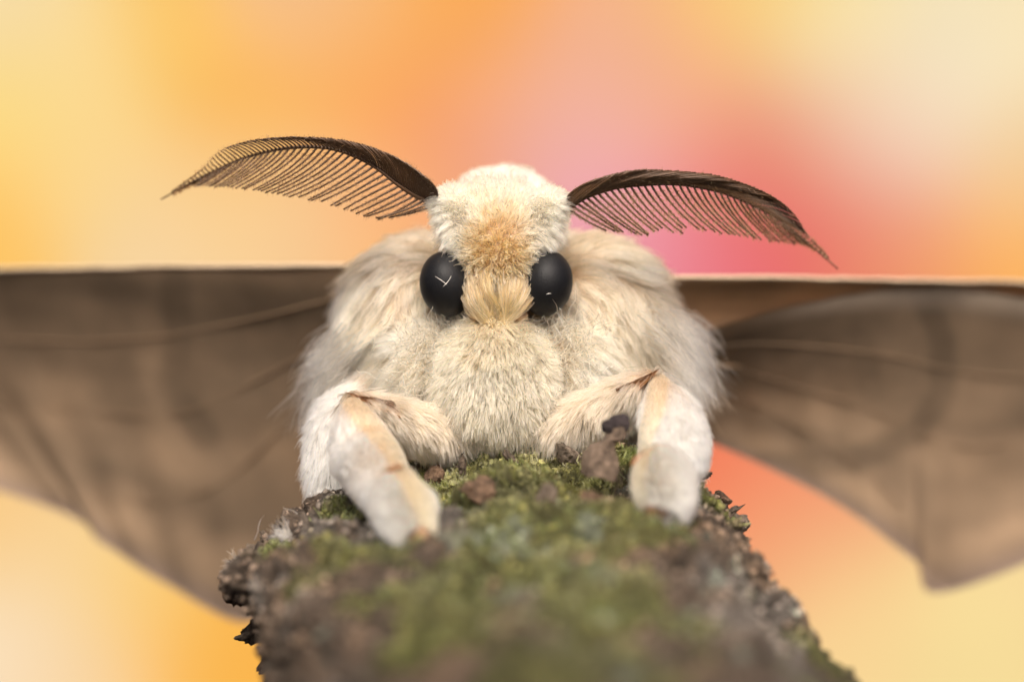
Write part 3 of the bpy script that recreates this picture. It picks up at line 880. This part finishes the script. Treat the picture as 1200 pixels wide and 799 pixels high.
# broken flakes along both rims, each a part of the branch
for k, (x, y, d, r, sq_) in enumerate([(276, 690, 0, .20, (1.1, .9, .6)), (300, 655, 0, .17, (.8, .7, 1.2)), (318, 640, .05, .13, (.6, .7, 1.4)),
        (345, 612, .1, .14, (1, .7, .9)), (372, 592, .15, .15, (.7, .7, 1.2)), (293, 706, -.05, .13, (.8, 1, .5)), (340, 650, -.3, .17, (1, .8, .6)),
        (300, 740, 0, .16, (.4, .8, 1.4)), (322, 690, -.3, .2, (1.2, .8, .6)), (312, 775, -.1, .15, (.3, .7, 1.6)), (365, 630, -.4, .16, (1, .7, .8)),
        (823, 556, .1, .09, (1.3, .6, .5)), (845, 588, .05, .13, (1.3, .6, .6)), (866, 612, 0, .13, (.9, .6, 1.1)),
        (858, 600, 0, .08, (1.6, .6, .5)), (884, 656, -.2, .08, (.6, .6, 1.3)), (925, 715, -.6, .10, (.8, .6, 1.1)),
        (540, 548, .1, .12, (1.2, 1, .5)), (510, 556, .1, .12, (1.1, 1, .6)), (665, 534, -.1, .13, (1.4, 1, .5)), (600, 540, -.1, .12, (1.3, 1, .5)),
        (560, 575, -1.4, .16, (1.2, 1, .5)), (640, 590, -1.8, .2, (1.2, 1, .5)), (430, 640, -1.4, .2, (1, 1, .6)), (700, 600, -1.8, .2, (1.3, 1, .5)), (520, 640, -2.2, .2, (1.3, 1, .5))]):
    v, f = chunk(None, r, k + 1, sq_, 16, 20)
    u = W(x, y, d)
    cc = np.where((k % 3 == 0), 1, 0) * np.array([0.14, 0.088, 0.056]) + np.where((k % 3 == 1), 1, 0) * np.array([0.15, 0.115, 0.085]) + np.where((k % 3 == 2), 1, 0) * np.array([0.10, 0.075, 0.055])
    o = link_mesh('bark_flake', v, f, M_bark, stump, col=np.tile(cc, (len(v), 1)), smooth_shade=False)
    o.location = u - so
# crumbs of bark scattered over the surface
idx_r = rng.integers(10, int(NR * 0.62), 9000); idx_t = rng.integers(0, int(NT * 0.8), 9000)
protos = [chunk(None, 1, 50 + k, (1, .8, .7), 5, 6, 0.5) for k in range(6)]
VV, FF, CCs, off = [], [], [], 0
for a, b in zip(idx_r, idx_t):
    v, f = protos[rng.integers(0, 6)]
    r = 0.012 + 0.045 * rng.random() ** 2.5
    VV.append(v * r * rng.uniform(0.6, 1.4, 3) + X[a, b] + Nb[a, b] * r * 0.3 - so); FF += [tuple(i + off for i in q_) for q_ in f]; off += len(v)
    CCs.append(np.tile(c[a, b] * rng.uniform(0.4, 2.4), (len(v), 1)))
o = link_mesh('bark_crumbs', np.vstack(VV), FF, M_bark, stump, col=np.clip(np.vstack(CCs), .01, .9)); o['kind'] = 'stuff'
# moss
pm = mossy[:int(NR * .62), :int(NT * .8)]; pm = np.clip(pm, 0, 1) ** 1.5
fi = rng.choice(pm.size, 20000, p=(pm / pm.sum()).ravel())
a, b = np.unravel_index(fi, pm.shape)
P = X[a, b] + 0.02 * rng.normal(size=(len(a), 3)); Nn = Nb[a, b]
H, R = grow(P, Nn, 0.6 * vec_noise(P, 3, 400) + np.array([0, -0.3, 0.2]), 0.07 + 0.05 * vnoise(P * 3, 9), 0.75, K=4, clump=12, cw=0.4, jitter=0.4, frizz=0.1, rad=0.009, tip=0.3)
mc = mix(np.array([0.13, 0.16, 0.035]), np.array([0.27, 0.25, 0.08]), smooth(-.4, .6, vnoise(P * 2, 11)))
hair_object('moss', H - so, R, tint(len(P), mc, 0.15), M_moss, stump, 'green moss growing on the bark')
# lichen discs
k = 0
for (x, y) in [(535, 600), (655, 660), (480, 680), (575, 655), (405, 693)]:
    dd = (xx[:, :int(NT * .8)] - x) ** 2 + (yy[:, :int(NT * .8)] - y) ** 2
    a, b = np.unravel_index(np.argmin(dd), dd.shape)
    v, f = chunk(None, 0.10 + 0.05 * random.random(), 80 + k, (1, 1, 1), 10, 16, 0.35)
    nrm = Vector(Nb[a, b]); M3 = np.array(nrm.to_track_quat('Z', 'Y').to_matrix())
    v = (v * np.array([1, 1, 0.16])) @ M3.T
    o = link_mesh('lichen_patch', v, f, M_bark, stump, col=np.tile(np.array([0.22, 0.26, 0.19]) * random.uniform(.8, 1.1), (len(v), 1))); o.location = X[a, b] + Nb[a, b] * 0.01 - so
    k += 1
# dead side twig with a dark bud, running down the bark
tw = spline([W(722, 496, -1.0), W(720, 507, -1.05), W(715, 518, -1.1), W(709, 528, -1.1), W(704, 540, -1.1), W(700, 556, -1.1)], 60)
rr = np.interp(np.linspace(0, 1, 60), [0, .08, .3, .5, 1], [.05, .09, .09, .10, .24])
v, f = tube(tw, rr, 32); v = v + 0.05 * vec_noise(v, 4, 500) + 0.035 * vec_noise(v, 11, 510)
link_mesh('twig', v - so, f, M_bark, stump, col=np.tile([0.15, 0.108, 0.078], (len(v), 1)))
v, f = chunk(None, 0.13, 33, (.9, .85, 1.1), 24, 30, 0.22)
o = link_mesh('bud', v, f, M_bark, stump, col=np.tile([0.045, 0.034, 0.034], (len(v), 1))); o.location = W(722, 498, -1.03) - so

# ------------------------------------------------------------------ loose white fluff caught on the bark
for nm, (x, y, d), n_, L_, spread, lab in [
    ('hair_tuft', (341, 632, -.45), 60, 0.24, 0.5, 'white tuft of loose hair snagged near the top of the bark rim'),
    ('hair_tuft', (284, 668, -.3), 45, 0.2, 0.6, 'white tuft of loose hair snagged on the lowest corner of the rim'),
    ('loose_hair', (304, 634, -.2), 1, 0.34, 0.1, 'single pale hair standing upright on the bark rim'),
    ('loose_hair', (352, 608, -.25), 1, 0.26, 0.1, 'single short pale hair slanting left above the rim')]:
    dd = (xx[:, :int(NT * .8)] - x) ** 2 + (yy[:, :int(NT * .8)] - y) ** 2
    ia, ib = np.unravel_index(np.argmin(dd), dd.shape)
    base = BX[ia, ib] + Nb[ia, ib] * 0.04
    P = np.tile([0., 0, 0], (n_, 1)) + 0.02 * rng.normal(size=(n_, 3))
    aim = {'single pale hair standing upright on the bark rim': (0.3, 0, 1), 'single short pale hair slanting left above the rim': (-1, 0, .5)}.get(lab, (-0.6, -.2, 0.3))
    fl = np.tile(aim, (n_, 1)) + spread * rng.normal(size=(n_, 3))
    H, R = grow(P, np.tile([0, -1., 0], (n_, 1)), fl, L_, 0.1, K=6, clump=0, jitter=0.1, frizz=0.08, rad=0.006, tip=0.2)
    o = hair_object(nm, H, R, tint(n_, WHITE, 0.04), M_fur, None, lab)
    del o['kind']; o.location = base; o['category'] = 'hair'
